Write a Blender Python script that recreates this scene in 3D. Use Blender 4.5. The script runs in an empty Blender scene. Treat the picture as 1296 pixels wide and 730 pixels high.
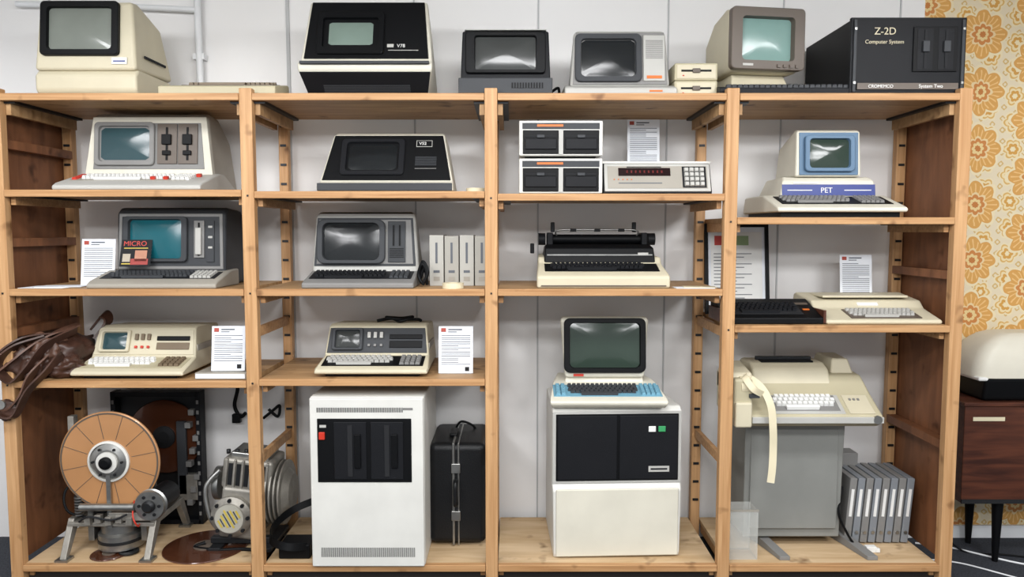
import bpy, bmesh, math, random
from mathutils import Matrix, Vector
random.seed(4)
S = bpy.context.scene
pi = math.pi

# ------------------------------------------------------------------ materials
def hexc(h, k=1.0):
    h = h.lstrip('#'); o = []
    for i in (0, 2, 4):
        c = int(h[i:i+2], 16)/255
        c = c/12.92 if c <= .04045 else ((c+.055)/1.055)**2.4
        o.append(min(1, c*k))
    return (*o, 1)

def new_mat(name):
    m = bpy.data.materials.new(name); m.use_nodes = True
    nt = m.node_tree
    return m, nt, nt.nodes['Principled BSDF']

def M_(name, hx, rough=.5, metal=0, var=.06, scale=5, bump=0, bscale=300, coat=0, spec=.4):
    m, nt, p = new_mat(name)
    tc = nt.nodes.new('ShaderNodeTexCoord')
    n = nt.nodes.new('ShaderNodeTexNoise'); n.inputs['Scale'].default_value = scale
    n.inputs['Detail'].default_value = 4
    nt.links.new(tc.outputs['Object'], n.inputs['Vector'])
    r = nt.nodes.new('ShaderNodeValToRGB')
    r.color_ramp.elements[0].color = hexc(hx, 1-var); r.color_ramp.elements[0].position = .3
    r.color_ramp.elements[1].color = hexc(hx, 1+var); r.color_ramp.elements[1].position = .7
    nt.links.new(n.outputs['Fac'], r.inputs['Fac'])
    nt.links.new(r.outputs['Color'], p.inputs['Base Color'])
    p.inputs['Roughness'].default_value = rough
    p.inputs['Metallic'].default_value = metal
    p.inputs['Coat Weight'].default_value = coat
    p.inputs['Specular IOR Level'].default_value = spec
    if bump:
        n2 = nt.nodes.new('ShaderNodeTexNoise'); n2.inputs['Scale'].default_value = bscale
        nt.links.new(tc.outputs['Object'], n2.inputs['Vector'])
        bp = nt.nodes.new('ShaderNodeBump'); bp.inputs['Strength'].default_value = bump
        bp.inputs['Distance'].default_value = .002
        nt.links.new(n2.outputs['Fac'], bp.inputs['Height'])
        nt.links.new(bp.outputs['Normal'], p.inputs['Normal'])
    return m

def wood(name, c1, c2, stretch, rough=.5, knots=True):
    m, nt, p = new_mat(name)
    tc = nt.nodes.new('ShaderNodeTexCoord'); mp = nt.nodes.new('ShaderNodeMapping')
    mp.inputs['Scale'].default_value = stretch
    nt.links.new(tc.outputs['Object'], mp.inputs['Vector'])
    n = nt.nodes.new('ShaderNodeTexNoise'); n.inputs['Scale'].default_value = 1
    n.inputs['Detail'].default_value = 6; n.inputs['Distortion'].default_value = .6
    nt.links.new(mp.outputs['Vector'], n.inputs['Vector'])
    r = nt.nodes.new('ShaderNodeValToRGB')
    e = r.color_ramp.elements
    e[0].position = .3; e[0].color = hexc(c1); e[1].position = .68; e[1].color = hexc(c2)
    nt.links.new(n.outputs['Fac'], r.inputs['Fac'])
    out = r.outputs['Color']
    if knots:
        v = nt.nodes.new('ShaderNodeTexNoise'); v.inputs['Scale'].default_value = 9
        v.inputs['Detail'].default_value = 2
        nt.links.new(tc.outputs['Object'], v.inputs['Vector'])
        r2 = nt.nodes.new('ShaderNodeValToRGB')
        r2.color_ramp.elements[0].position = .24; r2.color_ramp.elements[0].color = (.35, .28, .22, 1)
        r2.color_ramp.elements[1].position = .38; r2.color_ramp.elements[1].color = (1, 1, 1, 1)
        nt.links.new(v.outputs['Fac'], r2.inputs['Fac'])
        mx = nt.nodes.new('ShaderNodeMix'); mx.data_type = 'RGBA'; mx.blend_type = 'MULTIPLY'
        mx.inputs['Factor'].default_value = 1
        nt.links.new(out, mx.inputs['A']); nt.links.new(r2.outputs['Color'], mx.inputs['B'])
        out = mx.outputs['Result']
    nt.links.new(out, p.inputs['Base Color'])
    p.inputs['Roughness'].default_value = rough
    p.inputs['Specular IOR Level'].default_value = .3
    return m

pineX = wood('pine_edge', '#a0754c', '#bd9468', (2, 60, 60))
pineZ = wood('pine_post', '#a67b51', '#c59c70', (50, 50, 2))
pineT = wood('pine_shelf_face', '#94704a', '#b59269', (2.5, 25, 10), .55)
plyD = wood('plywood_side', '#65402a', '#87593b', (14, 14, 3), .5)
plyB = wood('plywood_base', '#b3956e', '#cfb592', (2.5, 18, 10), .6)
walnut = wood('walnut_veneer', '#38201a', '#5c3526', (3, 30, 30), .35, False)
cream = M_('cream_plastic', '#c1b9a1', .5, bump=.15)
ivory = M_('ivory_plastic', '#cecabb', .5, bump=.15)
beige = M_('beige_plastic', '#aea68b', .5, bump=.15)
offw = M_('offwhite_paint', '#d0cfc9', .45)
lgray = M_('light_gray_plastic', '#acaba6', .5, bump=.15)
mgray = M_('mid_gray_plastic', '#797876', .5, bump=.15)
warmg = M_('warm_gray_plastic', '#959086', .5, bump=.15)
dgray = M_('dark_gray_plastic', '#3a3c3f', .5, bump=.2, spec=.2)
char = M_('charcoal_plastic', '#17181b', .5, bump=.2, spec=.16)
black = M_('black_plastic', '#0a0b0d', .48, bump=.2, spec=.15)
brownp = M_('brown_plastic', '#5a5047', .45)
pedg = M_('pedestal_gray_paint', '#7e7f7b', .55)
steel = M_('steel', '#a0a09d', .32, .9, var=.15, scale=20)
dsteel = M_('dark_steel', '#2f3032', .45, .7, var=.15)
alu = M_('cast_aluminium', '#98948c', .5, .6, var=.25, scale=14, bump=.5, bscale=90)
blue = M_('blue_paint', '#22347a', .4)
lblue = M_('light_blue_plastic', '#56728c', .5)
cyan = M_('cyan_key_plastic', '#6a9aae', .5)
red = M_('red_plastic', '#b8301f', .4)
orange = M_('orange_plastic', '#c9692a', .5)
green = M_('green_plastic', '#38925a', .4)
yellow = M_('yellow_plastic', '#c4ad45', .5)
white = M_('white_plastic', '#dcdcd9', .45)
paper = M_('paper_white', '#dfe3e9', .7, var=.01)
ink = M_('ink_gray', '#5d6168', .8)
inkd = M_('ink_dark', '#18191c', .8)
kbrown = M_('brown_key_plastic', '#6b5c49', .5)
leather = M_('brown_leather', '#412b22', .4, var=.35, scale=12, bump=.7, bscale=60)
leather2 = M_('tan_leather', '#5c4033', .42, var=.3, scale=10, bump=.6, bscale=50)
caseblk = M_('case_leatherette', '#121315', .42, bump=.6, bscale=250, spec=.3)
platter = M_('oxide_platter', '#b58458', .32, .15, var=.1, scale=3, coat=.25)
platter2 = M_('dark_oxide_platter', '#4f2c1c', .22, .2, var=.12, scale=3, coat=.5)
binder = M_('binder_gray', '#787c81', .5)
boxg = M_('slipcase_gray', '#9d9a92', .6)
boxg2 = M_('slipcase_gray_light', '#aba9a2', .6)
tape = M_('cream_tape', '#d0c6a9', .6)
ledwin = M_('led_window_dark_red', '#1a0709', .2)
ledred = M_('led_digit_red', '#5a1817', .3)
pipew = M_('white_pipe_paint', '#dcdee0', .45)

def glass(name, hx, ro=.17):
    return M_(name, hx, ro, var=.15, scale=3, spec=.45)
gGray = glass('crt_gray_glass', '#6f746d')
gGreen = glass('crt_green_glass', '#6d7d74')
gDark = glass('crt_dark_glass', '#181b1d')
gMid = glass('crt_mid_glass', '#383a39')
gTeal = glass('crt_teal_glass', '#12535d')
gSlate = glass('crt_slate_glass', '#2f464b')
gPale = glass('crt_pale_glass', '#73908a')
gDkGreen = glass('crt_dark_green_glass', '#2e3b33', .13)
acr, nt_, p_ = new_mat('clear_acrylic')
p_.inputs['Base Color'].default_value = (.8, .82, .78, 1); p_.inputs['Roughness'].default_value = .08
p_.inputs['Alpha'].default_value = .18

# ------------------------------------------------------------------ builders
def face(y0, z0, y1, z1, x=0):
    up = Vector((0, y1-y0, z1-z0)).normalized(); X = Vector((1, 0, 0)); n = X.cross(up)
    M = Matrix.Identity(4)
    for i in range(3):
        M[i][0] = X[i]; M[i][1] = up[i]; M[i][2] = n[i]
    M[0][3] = x; M[1][3] = (y0+y1)/2; M[2][3] = (z0+z1)/2
    return M
def T(x, y, z): return Matrix.Translation((x, y, z))
def R(a, ax): return Matrix.Rotation(a, 4, ax)
AX = {'z': Matrix.Identity(4), 'y': R(pi/2, 'X'), 'x': R(pi/2, 'Y')}

def rr(w, h, r, z, n=5):
    r = min(r, w/2-1e-4, h/2-1e-4); o = []
    for cx, cy, a0 in ((w/2-r, h/2-r, 0), (-w/2+r, h/2-r, pi/2), (-w/2+r, -h/2+r, pi), (w/2-r, -h/2+r, 1.5*pi)):
        for i in range(n+1):
            a = a0+pi/2*i/n; o.append((cx+r*math.cos(a), cy+r*math.sin(a), z))
    return o

class B:
    def __init__(s, name, loc=(0, 0, 0), rz=0):
        s.e = bpy.data.objects.new(name, None); S.collection.objects.link(s.e)
        s.e.location = loc; s.e.rotation_euler[2] = rz; s.e.empty_display_size = .05
    def add(s, name, verts, faces, mat, M=None, bev=0, smooth=False, seg=3):
        me = bpy.data.meshes.new(name)
        if M is not None: verts = [M @ Vector(v) for v in verts]
        me.from_pydata([tuple(v) for v in verts], [], faces)
        bm = bmesh.new(); bm.from_mesh(me); bmesh.ops.recalc_face_normals(bm, faces=bm.faces)
        bm.to_mesh(me); bm.free()
        o = bpy.data.objects.new(name, me); S.collection.objects.link(o); o.parent = s.e
        me.materials.append(mat)
        if bev:
            md = o.modifiers.new('bevel', 'BEVEL'); md.width = bev; md.segments = seg
            md.limit_method = 'ANGLE'; md.angle_limit = math.radians(25); md.harden_normals = True
            smooth = True
        if smooth:
            for p in me.polygons: p.use_smooth = True
        return o
    def box(s, name, cx, cy, cz, sx, sy, sz, mat, M=None, bev=0):
        v = [(cx+a*sx/2, cy+b*sy/2, cz+c*sz/2) for a in (-1, 1) for b in (-1, 1) for c in (-1, 1)]
        f = [(0, 1, 3, 2), (4, 6, 7, 5), (0, 4, 5, 1), (2, 3, 7, 6), (0, 2, 6, 4), (1, 5, 7, 3)]
        return s.add(name, v, f, mat, M, bev)
    def boxes(s, name, L, mat, M=None, bev=0):
        V = []; F = []
        for (cx, cy, cz, sx, sy, sz) in L:
            k = len(V)
            V += [(cx+a*sx/2, cy+b*sy/2, cz+c*sz/2) for a in (-1, 1) for b in (-1, 1) for c in (-1, 1)]
            F += [tuple(k+i for i in f) for f in [(0, 1, 3, 2), (4, 6, 7, 5), (0, 4, 5, 1), (2, 3, 7, 6), (0, 2, 6, 4), (1, 5, 7, 3)]]
        return s.add(name, V, F, mat, M, bev)
    def prism(s, name, prof, w, mat, x=0, bev=.008, M=None):
        n = len(prof); V = []
        for sg in (-1, 1):
            for p in prof:
                hw = p[2] if len(p) > 2 else w/2
                V.append((x+sg*hw, p[0], p[1]))
        F = [tuple(range(n)), tuple(range(2*n-1, n-1, -1))]
        for i in range(n):
            j = (i+1) % n; F.append((i, j, n+j, n+i))
        return s.add(name, V, F, mat, M, bev)
    def trap(s, name, M, wb, wt, h, t, mat, u=0, v=0, bev=.003):
        V = []
        for z in (0, t):
            V += [(u-wb/2, v-h/2, z), (u+wb/2, v-h/2, z), (u+wt/2, v+h/2, z), (u-wt/2, v+h/2, z)]
        F = [(0, 1, 2, 3), (4, 5, 6, 7), (0, 1, 5, 4), (1, 2, 6, 5), (2, 3, 7, 6), (3, 0, 4, 7)]
        return s.add(name, V, F, mat, M, bev)
    def loft(s, name, loops, mat, M=None, cap=(True, True), smooth=False, close=False):
        V = []; F = []; n = len(loops[0])
        for l in loops: V += l
        L = len(loops)
        for k in range(L if close else L-1):
            k2 = (k+1) % L
            for i in range(n):
                j = (i+1) % n; F.append((k*n+i, k*n+j, k2*n+j, k2*n+i))
        if not close:
            if cap[0]: F.append(tuple(range(n)))
            if cap[1]: F.append(tuple(range((L-1)*n, L*n)))
        return s.add(name, V, F, mat, M)
    def lathe(s, name, prof, mat, M, seg=40):
        loops = [[(r*math.cos(2*pi*i/seg), r*math.sin(2*pi*i/seg), h) for i in range(seg)] for r, h in prof]
        return s._sm(s.loft(name, loops, mat, M))
    def _sm(s, o):
        bm = bmesh.new(); bm.from_mesh(o.data)
        for f in bm.faces: f.smooth = len(f.verts) == 4
        for e in bm.edges:
            if len(e.link_faces) == 2 and e.calc_face_angle(0) > .6: e.smooth = False
        bm.to_mesh(o.data); bm.free(); return o
    def cyl(s, name, r, h, mat, loc, ax='z', seg=32, r2=None):
        r2 = r if r2 is None else r2
        return s.lathe(name, [(r, -h/2), (r2, h/2)], mat, T(*loc) @ AX[ax], seg)
    def ring(s, name, M, u, v, W, H, w, h, t, mat, r=.02):
        MM = M @ T(u, v, 0)
        b = .003
        loops = [rr(W, H, r, 0), rr(W, H, r, t-b), rr(W-2*b, H-2*b, r, t), rr(w+.008, h+.008, r*.9, t), rr(w, h, r*.8, .001)]
        return s._sm(s.loft(name, loops, mat, MM, cap=(False, False)))
    def crt(s, name, M, u, v, w, h, mat, bulge=.01, r=.025):
        MM = M @ T(u, v, 0)
        loops = []; K = 9
        for k in range(K):
            q = 1-k/K
            loops.append([(x*q, y*q, .002+bulge*(1-.5*(2*x*q/w)**2-.5*(2*y*q/h)**2)) for x, y, z in rr(w, h, r, 0, 6)])
        o = s.loft(name, loops, mat, MM, cap=(False, True))
        for p in o.data.polygons: p.use_smooth = True
        return o
    def screen(s, M, u, v, W, H, w, h, fm, gm, t=.018, r=.025):
        s.ring('screen_bezel', M, u, v, W, H, w, h, t, fm, r)
        s.crt('screen_glass', M, u, v, w, h, gm, min(.014, t*.8), r*.8)
    def keys(s, name, M, u, v, w, h, rows, mat, kh=.009, space=True, stag=True):
        V = []; F = []; ph = h/rows; cols = max(1, int(round(w/ph))); pw = w/cols
        def key(cx, cy, sx, sy):
            k = len(V); a, b, c, d = sx*.46, sy*.45, sx*.5-.004, sy*.34
            c = max(c, sx*.32)
            for hx, hy, z in ((a, b, 0), (c, d, kh)):
                V.extend([(cx-hx, cy-hy, z), (cx+hx, cy-hy, z), (cx+hx, cy+hy, z), (cx-hx, cy+hy, z)])
            for f in [(4, 5, 6, 7), (0, 1, 5, 4), (1, 2, 6, 5), (2, 3, 7, 6), (3, 0, 4, 7)]: F.append(tuple(k+i for i in f))
        for r_ in range(rows):
            cy = v-h/2+ph*(r_+.5)
            if space and r_ == 0:
                key(u-w*.06, cy, w*.55, ph); continue
            off = (r_ % 2)*pw*.5 if stag else 0
            nn = cols-(1 if off else 0)
            for c_ in range(nn):
                key(u-w/2+off+pw*(c_+.5), cy, pw, ph)
        return s.add(name, V, F, mat, M)
    def spline(s, pts, res):
        P = [Vector(p) for p in pts]; out = []; n = len(P)
        for i in range(n-1):
            p0 = P[max(i-1, 0)]; p1 = P[i]; p2 = P[i+1]; p3 = P[min(i+2, n-1)]
            for k in range(res):
                t = k/res
                out.append(.5*((2*p1)+(p2-p0)*t+(2*p0-5*p1+4*p2-p3)*t*t+(3*p1-p0-3*p2+p3)*t**3))
        out.append(P[-1]); return out
    def tube(s, name, pts, r, mat, res=8):
        out = s.spline(pts, res)
        cu = bpy.data.curves.new(name, 'CURVE'); cu.dimensions = '3D'; cu.bevel_depth = r; cu.bevel_resolution = 3
        cu.use_fill_caps = True
        sp = cu.splines.new('POLY'); sp.points.add(len(out)-1)
        for i, p in enumerate(out): sp.points[i].co = (*p, 1)
        cu.materials.append(mat)
        o = bpy.data.objects.new(name, cu); S.collection.objects.link(o); o.parent = s.e
        return o
    def ribbon(s, name, pts, side, w, t, mat, res=8):
        out = s.spline(pts, res); sd = Vector(side).normalized(); loops = []
        for i, p in enumerate(out):
            tg = (out[min(i+1, len(out)-1)]-out[max(i-1, 0)]).normalized()
            nn = tg.cross(sd).normalized(); s2 = nn.cross(tg).normalized()
            loops.append([p+s2*w/2+nn*t/2, p-s2*w/2+nn*t/2, p-s2*w/2-nn*t/2, p+s2*w/2-nn*t/2])
        return s._sm(s.loft(name, [[tuple(q) for q in l] for l in loops], mat))
    def text(s, name, body, size, M, mat, align='LEFT', ext=.0006):
        cu = bpy.data.curves.new(name, 'FONT'); cu.body = body; cu.size = size; cu.extrude = ext; cu.align_x = align
        cu.materials.append(mat)
        o = bpy.data.objects.new(name, cu); S.collection.objects.link(o); o.parent = s.e
        o.matrix_local = M
        return o
    def slats(s, name, M, u, v, w, h, n, mat, horiz=False, t=.003, fill=.5):
        L = []
        for i in range(n):
            if horiz: L.append((u, v-h/2+h*(i+.5)/n, 0, w, h/n*fill, t*2))
            else: L.append((u-w/2+w*(i+.5)/n, v, 0, w/n*fill, h, t*2))
        return s.boxes(name, L, mat, M)
    def blob(s, name, loc, rad, mat, amp=.15, fr=9, seed=0):
        from mathutils import noise
        bm = bmesh.new(); bmesh.ops.create_icosphere(bm, subdivisions=4, radius=1)
        for v in bm.verts:
            d = noise.noise(v.co*fr*.25+Vector((seed, seed*2, 1)))*amp+abs(noise.noise(v.co*fr*.5+Vector((seed, 3, 1))))*amp*.7
            v.co *= 1+d
            v.co = Vector((v.co.x*rad[0], v.co.y*rad[1], v.co.z*rad[2]))
            v.co += Vector(loc)
        for f in bm.faces: f.smooth = True
        me = bpy.data.meshes.new(name); bm.to_mesh(me); bm.free()
        o = bpy.data.objects.new(name, me); S.collection.objects.link(o); o.parent = s.e; me.materials.append(mat)
        return o

# ------------------------------------------------------------------ room
def single(name, cx, cy, cz, sx, sy, sz, mat):
    me = bpy.data.meshes.new(name)
    v = [(cx+a*sx/2, cy+b*sy/2, cz+c*sz/2) for a in (-1, 1) for b in (-1, 1) for c in (-1, 1)]
    me.from_pydata(v, [], [(0, 1, 3, 2), (4, 6, 7, 5), (0, 4, 5, 1), (2, 3, 7, 6), (0, 2, 6, 4), (1, 5, 7, 3)])
    o = bpy.data.objects.new(name, me); S.collection.objects.link(o); me.materials.append(mat); return o

carpet = M_('carpet', '#33363d', .95, var=.5, scale=120, bump=1, bscale=400)
ceilm = M_('ceiling_paint', '#ececea', .9, var=.01)
wallm = M_('wall_paint_white', '#e6e5e4', .6, var=.012, scale=2)
wallg = M_('wall_paint_side', '#dadbdc', .7, var=.01)

class NT:
    def __init__(s, nt): s.nt = nt
    def m(s, op, a, b=None, c=None):
        n = s.nt.nodes.new('ShaderNodeMath'); n.operation = op
        for i, x in enumerate((a, b, c)):
            if x is None: continue
            if isinstance(x, (int, float)): n.inputs[i].default_value = x
            else: s.nt.links.new(x, n.inputs[i])
        return n.outputs[0]
    def mix(s, f, A, Bc):
        n = s.nt.nodes.new('ShaderNodeMix'); n.data_type = 'RGBA'
        s.nt.links.new(f, n.inputs['Factor'])
        for k, x in (('A', A), ('B', Bc)):
            if isinstance(x, tuple): n.inputs[k].default_value = x
            else: s.nt.links.new(x, n.inputs[k])
        return n.outputs['Result']
def wallpaper():
    m, nt, p = new_mat('floral_wallpaper'); q = NT(nt)
    tc = nt.nodes.new('ShaderNodeTexCoord'); sp = nt.nodes.new('ShaderNodeSeparateXYZ')
    nz = nt.nodes.new('ShaderNodeTexNoise'); nz.inputs['Scale'].default_value = 12
    nt.links.new(tc.outputs['Object'], nz.inputs['Vector'])
    nt.links.new(tc.outputs['Object'], sp.inputs[0])
    X = q.m('ADD', sp.outputs['X'], q.m('MULTIPLY', nz.outputs['Fac'], .035)); Z = sp.outputs['Z']
    def flower(col, sc, ox, oz, R0, amp, npet, cols):
        u = q.m('ADD', q.m('DIVIDE', X, sc), ox)
        fl = q.m('FLOOR', u)
        par = q.m('MULTIPLY', q.m('MODULO', q.m('ADD', fl, 100), 2), .5)
        v = q.m('ADD', q.m('ADD', q.m('DIVIDE', Z, sc), oz), par)
        du = q.m('SUBTRACT', q.m('FRACT', u), .5); dv = q.m('SUBTRACT', q.m('FRACT', v), .5)
        r = q.m('SQRT', q.m('ADD', q.m('MULTIPLY', du, du), q.m('MULTIPLY', dv, dv)))
        th = q.m('ARCTAN2', dv, du)
        wob = q.m('MULTIPLY', q.m('ABSOLUTE', q.m('COSINE', q.m('MULTIPLY', th, npet/2))), amp)
        for rad, c in cols:
            edge = q.m('ADD', q.m('MULTIPLY', wob, rad/R0), rad)
            msk = q.m('LESS_THAN', r, edge)
            if c == 'lines':
                ln = q.m('GREATER_THAN', q.m('COSINE', q.m('MULTIPLY', th, npet*3)), .6)
                msk = q.m('MULTIPLY', msk, ln); c = hexc('#dfb678')
            col = q.mix(msk, col, c)
        return col
    col = hexc('#d9ccb0')
    col = flower(col, .06, .3, .1, .3, .1, 4, [(.20, hexc('#c9aa6c')), (.10, hexc('#d9ccb0'))])
    col = flower(col, .14, .15, .7, .3, .1, 6, [(.34, hexc('#ded0ad')), (.29, hexc('#cfa861')), (.24, hexc('#dfcda2')), (.17, hexc('#c99748')), (.08, hexc('#e0d2ac'))])
    col = flower(col, .30, .1, .35, .28, .09, 8, [(.36, hexc('#dfd1ad')), (.325, hexc('#cd9a52')), (.29, 'lines'), (.17, hexc('#dcc598')), (.14, hexc('#c27f42')), (.09, hexc('#dcc48c')), (.045, hexc('#b9753a'))])
    nt.links.new(col, p.inputs['Base Color']); p.inputs['Roughness'].default_value = .75
    return m
wp = wallpaper()
single('floor', .5, -2.6, -.05, 8.4, 6.9, .1, carpet)
single('ceiling', .5, -2.6, 3.05, 8.4, 6.9, .1, ceilm)
single('wall_back', -.6, .70, 1.5, 5.58, .1, 3.0, wallm)
single('wall_back_wallpapered', 3.445, .70, 1.5, 2.51, .1, 3.0, wp)
single('wall_left', -3.45, -2.6, 1.5, .1, 6.5, 3.0, wallg)
single('wall_right', 4.75, -2.6, 1.5, .1, 6.5, 3.0, wallg)
single('baseboard_back', 3.4, .642, .035, 2.5, .015, .07, pipew)
tr = B('trim_1')
tr.boxes('panel_seams', [(x, .648, 1.5, .008, .008, 3.0) for x in (-2.45, -.52, .14, .83, 1.44, 2.06)]+[(-1.19, .648, 1.5, .018, .01, 3.0)], M_('seam_gray', '#b4b5b6', .6))
pp = B('wall_pipe')
pp.tube('pipe_run', [(-1.65, .61, 2.98), (-1.65, .61, 2.72), (-1.645, .61, 2.35)], .018, pipew)
pp.boxes('pipe_clips', [(-1.65, .625, 2.62, .06, .05, .03), (-1.65, .625, 2.45, .06, .05, .03)], pipew)
pp.tube('pipe_branch', [(-1.65, .61, 2.86), (-2.1, .61, 2.88), (-2.6, .61, 2.89)], .015, pipew)

# ------------------------------------------------------------------ shelving
PX = [-2.335, -1.2, -.095, .996, 2.045]
sh = B('shelving_unit')
ZT, ZB = 2.32, .133
LV = [[1.89, 1.4375, 1.011], [1.883, 1.4375, 1.02], [1.872, 1.4375], [1.765, 1.269]]
sh.boxes('posts_front', [(x, .0225, 1.172, .058, .045, 2.344) for x in PX], pineZ, bev=.004)
sh.boxes('posts_back', [(x, .575, 1.14, .05, .045, 2.28) for x in PX], pineZ, bev=.004)
sh.box('shelf_top', (PX[0]+PX[4])/2, .325, ZT-.014, PX[4]-PX[0]+.05, .55, .028, pineT)
for i in range(4):
    a, b_ = PX[i]+.03, PX[i+1]-.03; c = (a+b_)/2; w = b_-a
    sh.box('shelf_top_lip', c, .022, ZT-.015, w, .05, .032, pineX, bev=.003)
    for z in LV[i]+[ZB]:
        m = plyB if z == ZB else pineT
        sh.box('shelf_board', c, .31, z-.011, w, .57, .022, m)
        sh.box('shelf_edge', c, .012, z-.016, w, .03, .032, pineX, bev=.003)
        for sx in (a+.014, b_-.014):
            sh.box('cleat', sx, .3, z-.045, .022, .52, .045, pineX)
            sh.box('bracket', sx+.02*(1 if sx < c else -1), .3, z-.027, .05, .54, .008, dsteel)
    for sx in (a+.012, b_-.012):
        sh.box('top_cleat', sx, .3, ZT-.06, .022, .52, .06, pineT)
        sh.box('top_bracket', sx+.012*(1 if sx < c else -1), .3, ZT-.034, .05, .54, .012, dsteel)
sh.box('plinth', (PX[0]+PX[4])/2, .06, .05, PX[4]-PX[0], .02, .1, M_('plinth_dark', '#2a2522', .8))
for x in (PX[0]-.036, PX[4]+.036):
    sh.box('side_panel', x, .31, 1.22, .012, .56, 2.2, plyD)
L = []
for k, x in enumerate(PX):
    for i in range(21): L.append((x, .5505, .25+i*.1, .03, .008, .012))
sh.boxes('post_notches', L, dsteel)
L = []
for x in PX[1:4]:
    for z in (1.23, .62): L.append((x, .3, z, .022, .5, .045))
sh.boxes('ladder_rungs', L, pineX)
sh.boxes('side_battens', [(PX[0]+.0, .3, z, .05, .51, .04) for z in (1.23, 1.65, 2.1)]+[(PX[4], .3, z, .05, .51, .04) for z in (1.5, .7)], plyD)
sh.boxes('post_screws', [(x, -.001, z-.02, .008, .004, .008) for i, x in enumerate(PX[:4]) for z in LV[i]], dsteel)

# ------------------------------------------------------------------ helpers for repeated things
cardpic = M_('card_picture', '#a5483c', .6)
def card(x, y, z, rz=0, w=.155, h=.215):
    b = B('information_card', (x, y, z), rz)
    M = face(0, .004, .03, h, 0)
    b.box('sheet', 0, 0, 0, w, h, .002, paper, M)
    b.box('stand_base', 0, .035, .002, w*.9, .09, .003, acr)
    b.box('header_picture', -w*.36, h*.5-.018, .002, w*.14, .018, .0015, cardpic, M)
    L = [(-w*.02, h*.5-.016, .0015, w*.4, .006, .001), (-w*.1, h*.5-.027, .0015, w*.25, .004, .001)]
    v = h*.5-.045
    while v > -h*.5+.04:
        ww = w*(.84 if random.random() > .2 else .5)
        L.append((-(w*.84-ww)/2, v, .0015, ww, .0028, .001)); v -= .0098
    b.boxes('text_lines', L, ink, M)
    b.box('code_square', w*.33, -h*.5+.02, .0015, .02, .02, .001, inkd, M)
    return b

# ================================================================== TOP ROW
b = B('computer_terminal', (-1.965, .09, ZT))
b.prism('base', [(.03, 0), (.0, .03), (.0, .10), (.03, .13), (.36, .13), (.38, .0)], .47, cream, bev=.015)
b.prism('housing', [(0, .12, .235), (.03, .435, .215), (.10, .445, .21), (.36, .39, .19), (.40, .14, .225)], .45, cream, bev=.018)
M = face(0, .125, .03, .435)
b.screen(M, -.02, .03, .36, .25, .29, .19, black, gGray, .02, .02)
b.box('label', .16, -.118, .004, .07, .03, .004, white, M)
b.box('label_text', .16, -.120, .0065, .055, .006, .001, blue, M)
b.slats('side_vents', T(.232, .2, .2) @ R(pi/2, 'Z') @ R(pi/2, 'X'), 0, 0, .22, .012, 14, inkd)
b = B('computer_keyboard', (-1.355, .07, ZT))
b.prism('case', [(0, .005), (0, .045), (.02, .052), (.2, .085), (.22, .08), (.22, .005)], .54, beige, bev=.006)
M = face(.02, .052, .2, .085)
b.box('key_well', .03, 0, .001, .42, .13, .003, brownp, M)
b.keys('keys', M, .03, 0, .40, .11, 5, kbrown, .014)
b = B('desktop_computer', (-.672, .06, ZT))
b.prism('housing', [(.10, 0, .27), (.0, .115, .31), (.0, .15, .31), (.04, .165, .305), (.13, .455, .275), (.2, .465, .27), (.48, .37, .26), (.5, .06, .29), (.46, 0, .28)], .6, ivory, bev=.012)
b.trap('lower_front', face(.10, .002, .0, .113), .55, .60, .14, .006, char)
M = face(.04, .168, .13, .455)
b.trap('front_panel', M, .575, .525, .29, .008, black)
b.screen(M, -.075, -.02, .31, .215, .25, .145, black, gGreen, .022, .015)
b.box('panel_ledge', 0, .018, .147, .59, .07, .014, dgray, bev=.004)
b.text('badge', 'V78', .024, M @ T(.14, -.09, .009), white)
b.box('badge_logo', .11, -.082, .009, .03, .016, .002, lgray, M)
b.box('badge_line', .17, -.105, .009, .14, .003, .001, lgray, M)
b.slats('lower_vents', face(.10, .002, .0, .113), 0, -.02, .4, .05, 6, dgray, True, .007)
b = B('computer_terminal', (-.03, .08, ZT))
b.prism('housing', [(.0, 0, .215), (0, .05, .215), (.03, .07, .21), (.05, .305, .2), (.12, .315, .2), (.38, .27, .18), (.4, 0, .2)], .42, char, bev=.008)
M = face(.03, .07, .05, .305)
b.screen(M, 0, .015, .37, .19, .28, .15, black, gMid, .02, .015)
b.box('keyboard_lip', 0, -.004, .045, .43, .04, .07, dgray, bev=.004)
b.slats('lip_vents', face(-.025, .02, -.025, .07), .1, 0, .15, .025, 12, black)
b.tube('cable', [(.2, .3, .05), (.26, .33, .10), (.27, .3, .05), (.31, .33, .08), (.32, .35, .01)], .007, black)
b.box('badge', -.15, -.105, .003, .06, .008, .003, lgray, M)
b.box('top_edge', 0, .08, .316, .38, .04, .004, lgray)
b = B('computer_terminal', (.502, .08, ZT))
b.prism('base', [(0, 0), (0, .04), (.06, .06), (.4, .06), (.42, 0)], .52, lgray, bev=.01)
b.prism('housing', [(.04, .05, .235), (.07, .31, .215), (.12, .322, .21), (.38, .28, .19), (.4, .05, .22)], .45, lgray, bev=.02)
M = face(.04, .055, .07, .31)
b.trap('face_panel', M, .44, .41, .245, .004, mgray)
b.screen(M, -.055, .0, .31, .225, .25, .17, dgray, gDark, .02, .025)
b.box('side_panel', .158, .0, .006, .10, .215, .01, lgray, M, .003)
b.slats('panel_vents', M, .158, .04, .08, .09, 14, mgray, True, .012)
b.box('badge', .158, -.09, .012, .07, .014, .002, orange, M)
b.box('orange_stripe', .16, -.002, .025, .06, .003, .008, orange)
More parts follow.
